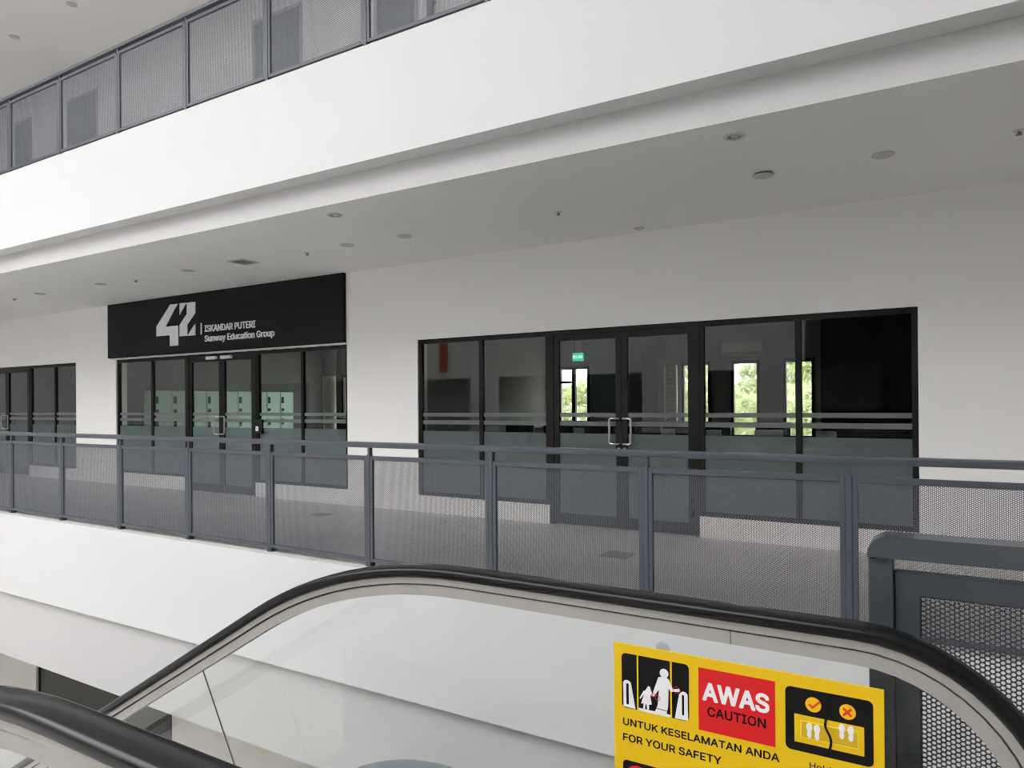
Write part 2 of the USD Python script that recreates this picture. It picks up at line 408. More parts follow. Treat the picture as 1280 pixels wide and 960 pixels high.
STEP = 1.3507
PX0 = -0.50
PW = STEP - 0.04           # clear width between posts
def add_panel(parent, x, y, z, first=None):
    """A framed perforated infill panel whose left end is x: part with its own bars, sheet and clips."""
    p = path_for('panel', parent)
    xf = UsdGeom.Xform.Define(stage, p)
    xf.AddTranslateOp().Set(Gf.Vec3d(x, y, z))
    pr = xf.GetPrim()
    if first is not None:
        pr.GetReferences().AddInternalReference(first.GetPath())
        pr.SetInstanceable(True)
        return pr
    s = 0.033
    obj('sheet', perforated(PW - 2 * s + 0.012, 0.924, 0.014, x0=s - 0.006, z0=0.066), 'sheet', pr)
    obj('stile', rbx(0.0, s, 0.0, 0.03, 0.040, 1.024, 0.003), 'rail', pr)
    obj('stile', rbx(PW - s, PW, 0.0, 0.03, 0.040, 1.024, 0.003), 'rail', pr)
    obj('top_bar', rbx(s, PW - s, 0.0, 0.03, 0.984, 1.024, 0.003), 'rail', pr)
    obj('bottom_bar', rbx(s, PW - s, 0.0, 0.03, 0.040, 0.076, 0.003), 'rail', pr)
    return pr

def railing(z, ks, label, first=None, lift=0.0):
    t = thing('railing', label, 'railing')
    y = 4.95
    xa, xb = PX0 - STEP * max(ks), PX0 - STEP * min(ks)
    prof = Polygon([(0, 0.012), (0.004, 0.003), (0.012, 0), (0.083, 0), (0.091, 0.003), (0.095, 0.012), (0.095, 0.04), (0.089, 0.048), (0.077, 0.05), (0.018, 0.05), (0.006, 0.048), (0, 0.04)])
    m = trimesh.creation.extrude_polygon(prof, xb - xa + 0.04, engine='earcut')
    v = m.vertices
    m.vertices = np.stack([xa - 0.02 + v[:, 2], y - 0.012 + v[:, 0], z + 1.10 + v[:, 1]], 1)
    m.fix_normals()
    obj('top_rail', m, 'rail', t, smooth=35)
    for k in ks:
        x = PX0 - STEP * k
        obj('post', cat(rbx(x - 0.02, x + 0.02, y - 0.004, y + 0.046, z - 0.0, z + 1.035, 0.003), rbx(x - 0.012, x + 0.018, y + 0.004, y + 0.046, z + 1.03, z + 1.102, 0.003)), 'rail', t)
        obj('foot_plate', rbx(x - 0.03, x + 0.03, y - 0.008, y + 0.06, z - 0.002, z + 0.038, 0.002), 'raild', t)
    for k in ks[:-1]:
        pr = add_panel(t, PX0 - STEP * (k + 1) + 0.02, y, z + lift, first)
        first = first or pr
    return t, first
rail1, panel0 = railing(0.0, list(range(-3, 16)), 'long blue grey perforated railing of this storey opposite the escalator')
rail2, _ = railing(H, list(range(0, 17)), 'blue grey perforated railing of the upper storey at top left', panel0, lift=0.042)

# near railing end beside the escalator
t = thing('railing', 'dark blue grey railing end with rounded corner behind the escalator newel at right', 'railing')
y0, y1 = 2.045, 2.135
xe = 3.0
rad = 0.05
# flat top tube with a rounded outer corner
arc = [(-0.165 + rad - rad * math.cos(a), 1.153 - rad + rad * math.sin(a)) for a in np.linspace(0, math.pi / 2, 9)]
top = Polygon([(-0.165, 1.097)] + arc + [(xe, 1.153), (xe, 1.103), (-0.09, 1.097)])
obj('top_rail', extr(top, y0, y1), 'railn', t, smooth=35)
obj('post', rbx(-0.163, -0.105, y0 + 0.012, y1 - 0.01, -0.002, 1.099, 0.003), 'raild', t)
for x in (1.25, 2.6):
    obj('post', rbx(x - 0.03, x + 0.03, y0 + 0.012, y1 - 0.01, -0.002, 1.105, 0.003), 'raild', t)
for a, b in ((-0.1045, 1.21), (1.29, 2.56)):
    pn = UsdGeom.Xform.Define(stage, path_for('panel', t)).GetPrim()
    obj('sheet', perforated(b - a - 0.1 + 0.012, 0.80, 2.085, seg=12, x0=a + 0.054, z0=0.196), 'sheetd', pn)
    for q in (a, b - 0.052):
        obj('stile', rbx(q, q + 0.058, 2.07, 2.105, 0.12, 1.062, 0.003), 'raild', pn)
    obj('top_bar', rbx(a + 0.052, b - 0.052, 2.07, 2.105, 1.002, 1.062, 0.003), 'raild', pn)
    obj('bottom_bar', rbx(a + 0.052, b - 0.052, 2.07, 2.105, 0.14, 0.20, 0.003), 'raild', pn)

# ------------------------------------------------------------------ shop fronts
FY0, FY1, GY = YW + 0.025, YW + 0.085, YW + 0.055
def films(parent, x0, x1, zb):
    obj('frosted_film', bx(x0, x1, GY - 0.008, GY - 0.0065, zb, 1.13), 'film', parent, label='frosted lower film on the glass')
    for a, b in ((1.222, 1.278), (1.330, 1.380)):
        obj('frosted_stripe', bx(x0, x1, GY - 0.008, GY - 0.0065, a, b), 'stripe', parent, label='frosted stripe across the glass')

def shopfront(n, xs, wlabel, dlabel, plates=False, reader=False):
    w = thing(f'window_{n}', wlabel, 'shop window', kind='structure')
    for xa, xm, xb in ((xs[0], xs[1], xs[2]), (xs[4], xs[5], xs[6])):
        fr = sbox(xa, SILL, xb, TOP).difference(sbox(xa + 0.055, SILL + 0.05, xb - 0.055, TOP - 0.06))
        obj('window_frame', extr(fr, FY0, FY1), 'frame', w)
        obj('mullion', rbx(xm - 0.03, xm + 0.03, FY0, FY1, SILL + 0.05, TOP - 0.06, 0.003), 'frame', w)
        for a, b in ((xa + 0.055, xm - 0.03), (xm + 0.03, xb - 0.055)):
            pn = obj('pane', bx(a, b, GY - 0.005, GY + 0.005, SILL + 0.05, TOP - 0.06), 'glass', w)
            films(pn, a, b, SILL + 0.05)
    d = thing(f'door_{n}', dlabel, 'double door', kind='structure')
    a, c, b = xs[2], xs[3], xs[4]
    fr = sbox(a, 0.0, b, TOP).difference(sbox(a + 0.055, -0.1, b - 0.055, TOP - 0.05))
    obj('door_frame', extr(fr, FY0 - 0.008, FY1), 'frame', d)
    for l, r, side in ((a + 0.058, c - 0.002, -1), (c + 0.002, b - 0.058, 1)):
        leaf = obj('door_leaf', extr(sbox(l, 0.012, r, TOP - 0.054).difference(sbox(l + 0.07, 0.145, r - 0.07, TOP - 0.13)), FY0 + 0.004, FY1 - 0.006), 'frame', d)
        obj('pane', bx(l + 0.066, r - 0.066, GY - 0.005, GY + 0.005, 0.14, TOP - 0.125), 'glass', leaf)
        films(leaf, l + 0.07, r - 0.07, 0.145)
        # bow handle standing off the meeting stile
        xg, xe_ = (c - 0.135, c - 0.035) if side < 0 else (c + 0.135, c + 0.035)
        s = -side
        rr = 0.03
        yh = FY0 - 0.05
        pts = [(xe_, FY0 + 0.01, 1.015), (xe_, yh, 1.015), (xg + s * rr, yh, 1.015)]
        pts += [(xg + s * rr - s * rr * math.sin(q), yh, 1.015 + rr - rr * math.cos(q)) for q in np.linspace(0.3, math.pi / 2, 5)]
        pts += [(xg + s * rr - s * rr * math.cos(q), yh, 1.315 - rr + rr * math.sin(q)) for q in np.linspace(0, math.pi / 2 - 0.3, 5)]
        pts += [(xg + s * rr, yh, 1.315), (xe_, yh, 1.315), (xe_, FY0 + 0.01, 1.315)]
        obj('handle', tube(pts, 0.0125, 10), 'chrome', leaf, smooth=50)
        if plates:
            xx = c - 0.22 if side < 0 else c + 0.17
            obj('closer_cover', rbx(xx - 0.14, xx + 0.12, FY0 - 0.05, FY0 + 0.006, 2.300, 2.352), 'pwhiteplastic', leaf, label='white closer cover')
        obj('lock', cyl(0, 0, 0, 0.012, 0.018, 16).apply_transform(trimesh.transformations.rotation_matrix(math.pi / 2, [1, 0, 0])).apply_translation([c + side * 0.035, FY0 + 0.006, 0.955]), 'chrome', leaf)
    return w, d

shopfront(1, SHOP[1], 'black framed shop front at the left edge of the picture', 'glazed double door of the left edge shop front')
shopfront(2, SHOP[2], 'black framed shop front under the black sign, mint lockers inside', 'glazed double door under the black sign', plates=True)
shopfront(3, SHOP[3], 'wide black framed shop front at right with daylit windows behind it', 'glazed double door of the right shop front, green exit light behind')
t = thing('card_reader', 'black card reader with white square on the door frame under the black sign', 'card reader')
obj('housing', rbx(-9.60, -9.44, FY0 - 0.055, FY0 - 0.008, 1.04, 1.27, 0.01), 'frame', t)
obj('key_label', rbx(-9.585, -9.515, FY0 - 0.06, FY0 - 0.053, 1.08, 1.16), 'pwhiteplastic', t)

# ------------------------------------------------------------------ the 42 sign
def txt(text, x0, x1, z, cap, y, depth=0.012, bold=True, heavy=0.0):
    """Lettering in the facade plane from x0 to x1 on the baseline z, front face at y - depth."""
    m = meshkit.text_mesh(text, 1.0, 0.1, bold)
    v = m.vertices
    b = m.bounds
    sx = (x1 - x0) / (b[1][0] - b[0][0])
    m.vertices = np.stack([x0 + (v[:, 0] - b[0][0]) * sx, y - v[:, 2] / 0.1 * depth, z + v[:, 1] * cap], 1)
    if heavy:            # heavier strokes: the letter outlines grown on all sides
        front = m.triangles[m.face_normals[:, 1] < -0.9][:, :, [0, 2]]
        m = extr(unary_union([Polygon(q).buffer(1e-6) for q in front]).buffer(heavy), y - depth, y)
    return m

sg = thing('shop_sign', 'black shop sign board with white two digit emblem and two lines of lettering', 'shop sign')
SY = YW - 0.055
obj('sign_board', rbx(-13.83, -7.585, SY, YW - 0.001, 2.432, CZ - 0.002, 0.004), 'sign', sg)
obj('edge_trim', rbx(-13.78, -7.58, YW - 0.03, YW - 0.001, 2.402, 2.430, 0.003), 'silver', sg, label='thin silver strip under the board')
four = Polygon([(-11.807, 3.322), (-11.596, 3.318), (-11.959, 2.932), (-11.587, 2.932), (-11.587, 2.577), (-11.828, 2.577), (-11.828, 2.772), (-12.226, 2.775), (-12.226, 2.953)])
obj('digit_four', extr(four, SY - 0.012, SY), 'lwhite', sg)
two = [[(-11.535, 3.322), (-11.345, 3.316), (-11.537, 3.118)],
       [(-11.328, 3.315), (-11.099, 3.314), (-11.100, 3.115), (-11.325, 2.933), (-11.325, 2.735), (-11.541, 2.738), (-11.540, 2.934), (-11.332, 3.118)],
       [(-11.102, 2.933), (-11.104, 2.733), (-11.316, 2.734)]]
obj('digit_two', extr(unary_union([Polygon(q).buffer(0.001) for q in two]), SY - 0.012, SY), 'lwhite', sg)
obj('divider', bx(-10.948, -10.922, SY - 0.012, SY, 2.735, 2.934), 'lwhite', sg)
obj('name_lettering', txt('ISKANDAR PUTERI', -10.84, -9.54, 2.775, 0.108, SY), 'lwhite', sg)
obj('group_lettering', txt('Sunway Education Group', -10.84, -9.085, 2.608, 0.102, SY), 'lwhite', sg)

# ------------------------------------------------------------------ ceiling fittings
LAMP = [(-1.293, 5.36, 0, 'recessed downlight nearest the camera by the downstand, bright ring'), (-5.365, 5.36, 0, 'recessed downlight by the downstand left of centre')]
for x, y, dz, lab in LAMP:
    t = thing('downlight', lab, 'ceiling light', 'recessed downlights by the downstand')
    z = CZ + dz
    obj('trim_ring', ring(x, y, z - 0.008, z - 0.0002, 0.05, 0.078), 'lampring', t)
    obj('reflector', cyl(x, y, z - 0.004, z - 0.0002, 0.051, 24, 0.051), 'lampin', t)
    obj('bulb', cyl(x + 0.005, y, z - 0.010, z - 0.004, 0.024, 16, 0.03), 'lampring', t, smooth=40)
DISC = [(-1.292, 6.372, 0, 'ceiling speaker hanging a little loose, dark gap at its rim'), (-0.373, 6.394, 0, 'flat round ceiling speaker farthest right'),
        (-6.235, 6.438, 0, 'flat round ceiling speaker right of the square vent'), (-5.347, 6.466, 0, 'pale round ceiling speaker below the centre downlight'),
        (-9.343, 6.402, 0, 'round ceiling speaker in front of the white digits'), (-11.531, 6.355, 0, 'faint round ceiling speaker above the left end of the black sign'),
        (-13.367, 6.322, 0, 'faint round ceiling speaker farthest left under the main ceiling'), (-2.888, 7.6, 0, 'small flat ceiling disc close to the wall above the right doors'),
        (-12.403, 6.386, H, 'round upper ceiling light nearer the upper railing corner'), (-14.391, 6.401, H, 'round upper ceiling light farther left')]
for i, (x, y, dz, lab) in enumerate(DISC):
    t = thing('ceiling_speaker', lab, 'ceiling speaker', 'round ceiling fittings')
    z = CZ + dz
    r = 0.085 if i != 7 else 0.06
    drop = 0.022 if i == 0 else 0.008
    obj('grille', cyl(x, y, z - drop - 0.003, z - drop + 0.004, r - 0.008, 32), 'disc', t)
    obj('rim', ring(x, y, z - drop - 0.002, z - drop + 0.006, r - 0.008, r), 'lampring' if i > 0 else 'disc', t)
    obj('mounting', cyl(x, y, z - drop, z - 0.0002, r * 0.8, 24), 'alud' if i == 0 else 'drop', t)
t = thing('air_vent', 'square grey slatted air vent in the ceiling left of centre', 'air vent')
obj('frame', extr(sbox(-8.30, 0, -8.0, 0.3).difference(sbox(-8.27, 0.03, -8.03, 0.27)), 0, 0.012).apply_transform(trimesh.transformations.rotation_matrix(-math.pi / 2, [1, 0, 0])).apply_translation([0, 6.27, CZ]), 'disc', t)
for i in range(6):
    yy = 6.305 + i * 0.04
    obj('slat', rbx(-8.27, -8.03, yy, yy + 0.024, CZ - 0.010, CZ - 0.003, 0.002), 'lampin', t)
obj('backing', bx(-8.27, -8.03, 6.30, 6.54, CZ - 0.003, CZ - 0.0005), 'alud', t)
SPR = [(-3.351, 6.51, 'ceiling sprinkler head above the middle of the wide shop front'), (-6.995, 6.496, 'ceiling sprinkler head above the right end of the black sign'),
       (-10.72, 6.45, 'ceiling sprinkler head above the white digits'), (-14.33, 6.35, 'ceiling sprinkler head farthest left'), (0.511, 6.362, 'ceiling sprinkler head at the right edge')]
for x, y, lab in SPR:
    t = thing('sprinkler', lab, 'sprinkler', 'ceiling sprinklers')
    obj('escutcheon', cyl(x, y, CZ - 0.008, CZ - 0.0002, 0.035, 20, 0.04), 'lampring', t, smooth=40)
    obj('body', cyl(x, y, CZ - 0.027, CZ - 0.008, 0.010, 12), 'brass', t)
    obj('deflector', cyl(x, y, CZ - 0.032, CZ - 0.027, 0.022, 16), 'brass', t)
t = thing('floor_hatch', 'dark square access plate in the corridor floor before the right doors', 'floor hatch')
obj('plate', bx(-2.86, -2.60, 6.40, 6.66, -0.002, 0.003), 'hatch', t)
obj('rim', cat(*[bx(*q, -0.002, 0.004) for q in ((-2.875, -2.86, 6.385, 6.675), (-2.60, -2.585, 6.385, 6.675), (-2.86, -2.60, 6.385, 6.40), (-2.86, -2.60, 6.66, 6.675))]), 'hatch', t)
t = thing('floor_hatch', 'smaller dark access plate in the corridor floor before the blank wall', 'floor hatch')
obj('plate', bx(-7.36, -7.16, 6.88, 7.08, -0.002, 0.003), 'hatch', t)
obj('rim', cat(*[bx(*q, -0.002, 0.004) for q in ((-7.372, -7.36, 6.868, 7.092), (-7.16, -7.148, 6.868, 7.092), (-7.36, -7.16, 6.868, 6.88), (-7.36, -7.16, 7.08, 7.092))]), 'hatch', t)

# ------------------------------------------------------------------ escalator
YE, YN = 1.90, 0.665       # centre planes of the far and near balustrade
INC = math.radians(30.0)
def bend_path():
    """Handrail centre line top surface in (x, z): lower landing, 30 degree incline, upper landing, newel."""
    ztop = 0.966
    R = 2.0
    # upper bend: flat from x = -1.22, tangent arc of radius R into the incline
    xb = -1.33
    P = []
    q = np.linspace(0, INC, 13)
    arc = [(xb - R * math.sin(a), ztop - R * (1 - math.cos(a))) for a in q]
    xi, zi = arc[-1]
    zl = GZ + ztop
    # lower bend of radius R ends flat at zl
    dz = zi - (zl + R * (1 - math.cos(INC)))
    xk = xi - dz / math.tan(INC)
    low = [(xk - R * math.sin(INC) + R * math.sin(a), zl + R * (1 - math.cos(a))) for a in q]
    xfl = low[0][0]
    rn = 0.43
    nl = [(xfl - 1.0 - rn * math.sin(a), zl - rn + rn * math.cos(a)) for a in np.linspace(math.pi * 0.95, 0, 20)]
    P += nl + low
    n = 12
    x1, z1 = low[-1]
    P += [(x1 + (xi - x1) * s, z1 + (zi - z1) * s) for s in np.linspace(0, 1, n + 2)[1:-1]]
    P += arc[::-1]
    xe = -0.18
    P += [(x, ztop) for x in np.linspace(xb, xe, 8)[1:]]
    P += [(xe + rn * math.sin(a), ztop - rn + rn * math.cos(a)) for a in np.linspace(0, math.pi * 0.95, 24)[1:]]
    return np.array(P)
BP = bend_path()
def offset_path(P, d):
    T = np.gradient(P, axis=0)
    T /= np.linalg.norm(T, axis=1, keepdims=True)
    N = np.column_stack([-T[:, 1], T[:, 0]])
    return P + N * d, N

def sweep(P, prof, y):
    """prof: closed list of (normal offset, y offset) swept along the path P in the plane y."""
    Q, N = offset_path(P, 0.0)
    pr = np.array(prof)
    rings = [np.column_stack([q[0] + n[0] * pr[:, 0], y + pr[:, 1], q[1] + n[1] * pr[:, 0]]) for q, n in zip(Q, N)]
    return skin(rings)

def oval(w, h, n=26, e=2.6):
    a = np.linspace(0, 2 * math.pi, n, endpoint=False)
    return [(-h / 2 + h / 2 * abs(math.sin(t)) ** (2 / e) * np.sign(math.sin(t)), w / 2 * abs(math.cos(t)) ** (2 / e) * np.sign(math.cos(t))) for t in a]

esc = thing('escalator', 'glass sided escalator with black handrails going down to the left', 'escalator')
rect = lambda n0, n1, w: [(n0, -w / 2), (n0, w / 2), (n1, w / 2), (n1, -w / 2)]
kinc = [i for i in range(len(BP))]
for y in (YE, YN):
    side = 'far' if y == YE else 'near'
    obj('handrail', sweep(BP, oval(0.080, 0.042), y), 'rubber', esc, smooth=40)
    gd = obj('handrail_guide', sweep(BP, rect(-0.100, -0.066, 0.032), y), 'alu', esc, smooth=30)
    obj('guide_lip', sweep(BP, rect(-0.060, -0.040, 0.046), y), 'alu', gd, smooth=30)
    obj('guide_groove', sweep(BP, rect(-0.067, -0.059, 0.024), y), 'alud', gd, smooth=30)
    for xj in (-0.474,):
        obj('guide_joint', bx(xj - 0.0009, xj + 0.0009, y - 0.0166, y + 0.0166, 0.8655, 0.9005), 'alud', gd)
    # glass: one sheet from under the guide to the skirt, cut into panels across the incline
    upper, _ = offset_path(BP, -0.095)
    poly = Polygon(upper).buffer(0)
    # region between the handrail line and the deck 0.86 below it
    fl = [(p[0], p[1]) for p in BP]
    xmin, xmax = BP[:, 0].min(), BP[:, 0].max()
    deck = []
    zof = lambda x: np.interp(x, BP[20:-23, 0], BP[20:-23, 1])
    xsd = np.linspace(xmin + 0.25, xmax - 0.28, 160)
    band = Polygon([(x, zof(x) - 0.86) for x in xsd] + [(x, zof(x) + 1.0) for x in xsd[::-1]])
    newels = unary_union([Polygon(upper), band.intersection(Polygon(list(map(tuple, upper)) + [(xmax - 0.3, zof(xmax) - 0.9), (xmin + 0.3, zof(xmin) - 0.9)]).buffer(0))])
    region = Polygon([tuple(q) for q in upper[20:-23]] + [(x, zof(x) - 0.86) for x in np.linspace(upper[-24][0], upper[20][0], 120)]).buffer(0)
    for nw in (upper[:21], upper[-25:]):
        region = region.union(Polygon([tuple(q) for q in nw]).buffer(0.0005))
    # seams perpendicular to the 30 degree run, and upright ones on the landings
    sx, sz = -2.60, 0.235
    seams = []
    for k in range(0, 7):
        cx_, cz_ = sx - k * 1.15 * math.cos(INC), sz - k * 1.15 * math.sin(INC)
        dx, dzz = math.sin(INC) * 1.5, -math.cos(INC) * 1.5
        seams.append(LineString([(cx_ - dx, cz_ - dzz), (cx_ + dx, cz_ + dzz)]))
    cut = unary_union([s.buffer(0.0024, cap_style=2) for s in seams])
    for s in seams:
        obj('glass_seam', extr(s.buffer(0.0022, cap_style=2).intersection(region), y - 0.0050, y - 0.0015), 'alud', esc)
    for g in sorted(region.difference(cut).geoms, key=lambda g: -g.centroid.x):
        if g.area > 0.02:
            obj('glass_panel', extr(g, y - 0.005, y + 0.005), 'eglass', esc)
    yi, yo = (y - 0.11, y + 0.11)
    dk = [(x, zof(x)) for x in np.linspace(xmin + 0.3, xmax - 0.32, 100)]
    shape = Polygon([(x, z - 0.87) for x, z in dk] + [(x, z - 0.90) for x, z in dk[::-1]])
    obj('deck_strip', extr(shape, yi, yo), 'deck', esc)
    shape = Polygon([(x, z - 0.90) for x, z in dk] + [(x, z - 1.22) for x, z in dk[::-1]])
    ys = (y - 0.11, y - 0.095) if y == YE else (y + 0.095, y + 0.11)
    obj('skirt_panel', extr(shape, *ys), 'step', esc)
    shape = Polygon([(x, z - 0.90) for x, z in dk if x < -1.35] + [(x, z - 1.95) for x, z in dk[::-1] if x < -1.35])
    ys = (y + 0.095, y + 0.11) if y == YE else (y - 0.11, y - 0.095)
    obj('truss_cladding', extr(shape, *ys), 'clad', esc)
# steps between the skirts
xs_ = -1.62
k = 0
while True:
    x1 = xs_ - 0.40 * k
    zt = float(np.interp(x1, BP[20:-23, 0], BP[20:-23, 1])) - 0.966 - 0.06
    if zt < GZ + 0.1:
        break
    tread = bx(x1 - 0.41, x1, YN + 0.115, YE - 0.115, zt - 0.025, zt)
    riser = bx(x1 - 0.012, x1, YN + 0.115, YE - 0.115, zt, zt + 0.19) if k else bx(x1 - 0.012, x1, YN + 0.115, YE - 0.115, zt, zt + 0.05)
    obj('step', cat(tread, riser), 'step', esc)
    k += 1
obj('landing_plate', rbx(-1.62, 0.0, YN + 0.115, YE - 0.115, -0.06, 0.004, 0.002), 'deck', esc)
obj('underside', extr(Polygon([(-1.4, -1.0), (-1.4, -1.02), (-9.6, -5.0), (-9.6, -4.98)]).buffer(0.01), YN - 0.1, YE + 0.1), 'clad', esc)

# ------------------------------------------------------------------ caution notice on the far balustrade
cs = thing('caution_sign', 'yellow caution notice with pictograms fixed to the escalator glass', 'safety sign')
B0 = YE - 0.013            # face of the board
obj('board', rbx(-0.8045, -0.118, B0, B0 + 0.004, 0.30, 0.817, 0.0008), 'yellow', cs)
LV = [B0 - 0.0006 * k for k in range(0, 7)]
def flat(name, poly, lv, m, parent=cs, label=None):
    return obj(name, extr(poly, LV[lv], LV[lv - 1] + 0.0001), m, parent, label=label)
def rr(x0, z0, x1, z1, r):
    return sbox(x0 + r, z0 + r, x1 - r, z1 - r).buffer(r, quad_segs=6)
P1 = flat('pictogram', rr(-0.7803, 0.6370, -0.5865, 0.7905, 0.012), 1, 'pblack', label='black pictogram of a woman and child on an escalator')
flat('divider_line', sbox(-0.7348, 0.637, -0.7302, 0.7905), 2, 'yellow', P1)
flat('divider_line', sbox(-0.6385, 0.637, -0.6338, 0.7905), 2, 'yellow', P1)
newelL = Polygon([(-0.7764, 0.7076), (-0.7725, 0.7130), (-0.7672, 0.7155), (-0.7600, 0.7150), (-0.7528, 0.7100), (-0.7391, 0.6385), (-0.7750, 0.6400)]).difference(rr(-0.7665, 0.647, -0.7592, 0.7065, 0.003))
flat('balustrade_figure', newelL, 2, 'pwhite', P1)
newelR = Polygon([(-0.6261, 0.6385), (-0.6135, 0.7060), (-0.6080, 0.7130), (-0.6025, 0.7156), (-0.5945, 0.7140), (-0.5900, 0.7080), (-0.5891, 0.6390)]).difference(rr(-0.6062, 0.651, -0.6000, 0.7065, 0.003))
flat('balustrade_figure', newelR, 2, 'pwhite', P1)
wom = Polygon([(-0.672, 0.7413), (-0.664, 0.7440), (-0.650, 0.7440), (-0.6426, 0.7413), (-0.6312, 0.7165), (-0.6139, 0.7208), (-0.6110, 0.7172), (-0.6128, 0.7130), (-0.6371, 0.7080), (-0.6428, 0.7168), (-0.6445, 0.6653), (-0.6493, 0.6440), (-0.6827, 0.6440), (-0.6746, 0.663), (-0.6703, 0.7075), (-0.6863, 0.6835), (-0.6915, 0.6855)])
head = Point(-0.6553, 0.7551).buffer(0.0124)
flat('woman_figure', wom.union(head), 3, 'pwhite', P1)
chd = Polygon([(-0.702, 0.7107), (-0.6961, 0.71), (-0.6941, 0.7008), (-0.6863, 0.6863), (-0.6911, 0.6843), (-0.6962, 0.6889), (-0.6913, 0.6614), (-0.6993, 0.6600), (-0.6994, 0.6463), (-0.7046, 0.6451), (-0.7065, 0.6593), (-0.7097, 0.6586), (-0.7114, 0.6456), (-0.7167, 0.6445), (-0.7153, 0.6601), (-0.7226, 0.6585), (-0.7135, 0.6873), (-0.7246, 0.6697), (-0.7274, 0.6729), (-0.715, 0.6947), (-0.7094, 0.6977)])
flat('child_figure', chd, 3, 'pwhite', P1)
flat('skirt_line', LineString([(-0.6800, 0.6545), (-0.6460, 0.6535)]).buffer(0.0007), 4, 'pblack', P1)
flat('step_figure', sbox(-0.7302, 0.637, -0.6390, 0.6445), 2, 'pwhite', P1)
for cx_, cz_, ra, rb in ((-0.6205, 0.7165, 0.0110, 0.0085), (-0.6865, 0.6900, 0.0060, 0.0050), (-0.6740, 0.6840, 0.0075, 0.0075)):
    e = affinity.scale(Point(cx_, cz_).buffer(1.0), ra, rb)
    flat('red_mark', e.difference(affinity.scale(Point(cx_, cz_).buffer(1.0), ra - 0.0013, rb - 0.0013)), 4, 'red', P1)
P2 = flat('warning_panel', sbox(-0.5605, 0.6225, -0.3645, 0.7893), 1, 'red', label='red panel with warning words')
def sign_text(name, s, x0, x1, z, cap, lv, m, parent=cs, bold=True, heavy=0.0):
    return obj(name, txt(s, x0, x1, z, cap, LV[lv - 1], LV[lv - 1] - LV[lv], bold, heavy), m, parent)
sign_text('white_word', 'AWAS', -0.549, -0.379, 0.7065, 0.044, 2, 'pwhite', P2, True, 0.0012)
sign_text('black_word', 'CAUTION', -0.5370, -0.3872, 0.6652, 0.0230, 2, 'pblack', P2, True)
sign_text('malay_lettering', 'UNTUK KESELAMATAN ANDA', -0.7775, -0.3548, 0.5875, 0.0190, 1, 'pblack')
sign_text('english_lettering', 'FOR YOUR SAFETY', -0.7778, -0.5012, 0.5430, 0.0195, 1, 'pblack')
P3 = flat('pictogram', rr(-0.3398, 0.6275, -0.1415, 0.7850, 0.013), 1, 'pblack', label='black pictogram of footprints with tick and cross')
flat('tread_window', sbox(-0.3185, 0.6496, -0.1612, 0.7191), 2, 'yellow', P3)
flat('tread_line', sbox(-0.3040, 0.6635, -0.1732, 0.7055), 3, 'lyellow', P3)
flat('tread', sbox(-0.3020, 0.6655, -0.1752, 0.7035), 4, 'dyellow', P3)
flat('wavy_line', LineString([(-0.2450, 0.7205), (-0.2470, 0.7100), (-0.2465, 0.7010), (-0.2425, 0.6920), (-0.2375, 0.6830), (-0.2345, 0.6740), (-0.2338, 0.6660), (-0.2350, 0.6570), (-0.2377, 0.6478)]).buffer(0.0028, cap_style=2), 5, 'pblack', P3)
for cx_, cz_ in ((-0.2742, 0.7494), (-0.1970, 0.7485)):
    flat('round_badge', Point(cx_, cz_).buffer(0.0183), 2, 'orange', P3)
flat('tick', LineString([(-0.2843, 0.7496), (-0.2762, 0.7425), (-0.2583, 0.7605)]).buffer(0.0022, cap_style=2, join_style=2), 3, 'ored', P3)
flat('cross', unary_union([LineString(q).buffer(0.0026, cap_style=2) for q in ([(-0.2065, 0.756), (-0.1883, 0.7399)], [(-0.2066, 0.7388), (-0.1882, 0.7571)])]), 3, 'ored', P3)
for x, zt, zb in ((-0.2835, 0.7027, 0.6659), (-0.2657, 0.7020, 0.6643), (-0.2096, 0.7166, 0.6806), (-0.1900, 0.7160, 0.6795)):
    ft = affinity.scale(Point(x, zt - 0.010).buffer(1.0), 0.0072, 0.0110).union(affinity.scale(Point(x, zb + 0.0085).buffer(1.0), 0.0055, 0.0085)).union(sbox(x - 0.0048, zb + 0.006, x + 0.0048, zt - 0.010))
    flat('footprint', ft, 5, 'pwhite', P3)
sign_text('small_lettering', 'Hold', -0.2836, -0.2355, 0.5905, 0.0150, 1, 'pblack', cs, False)
P4 = flat('pictogram', rr(-0.7782, 0.335, -0.5845, 0.489, 0.012), 1, 'pblack', label='black pictogram cut by the picture edge with red ring')
rg = Point(-0.733, 0.44).buffer(0.040)
flat('red_ring', rg.difference(Point(-0.733, 0.44).buffer(0.031)), 2, 'red', P4)
flat('red_bar', LineString([(-0.757, 0.464), (-0.709, 0.416)]).buffer(0.0045, cap_style=2), 3, 'red', P4)
cup = cs
c_ = trimesh.creation.icosphere(3, 1.0)
c_.apply_scale([0.020, 0.0018, 0.017]); c_.apply_translation([-0.6605, B0 + 0.0060, 0.8215])
obj('suction_cup', c_, 'cup', cs, smooth=True, label='grey suction cup above the board')

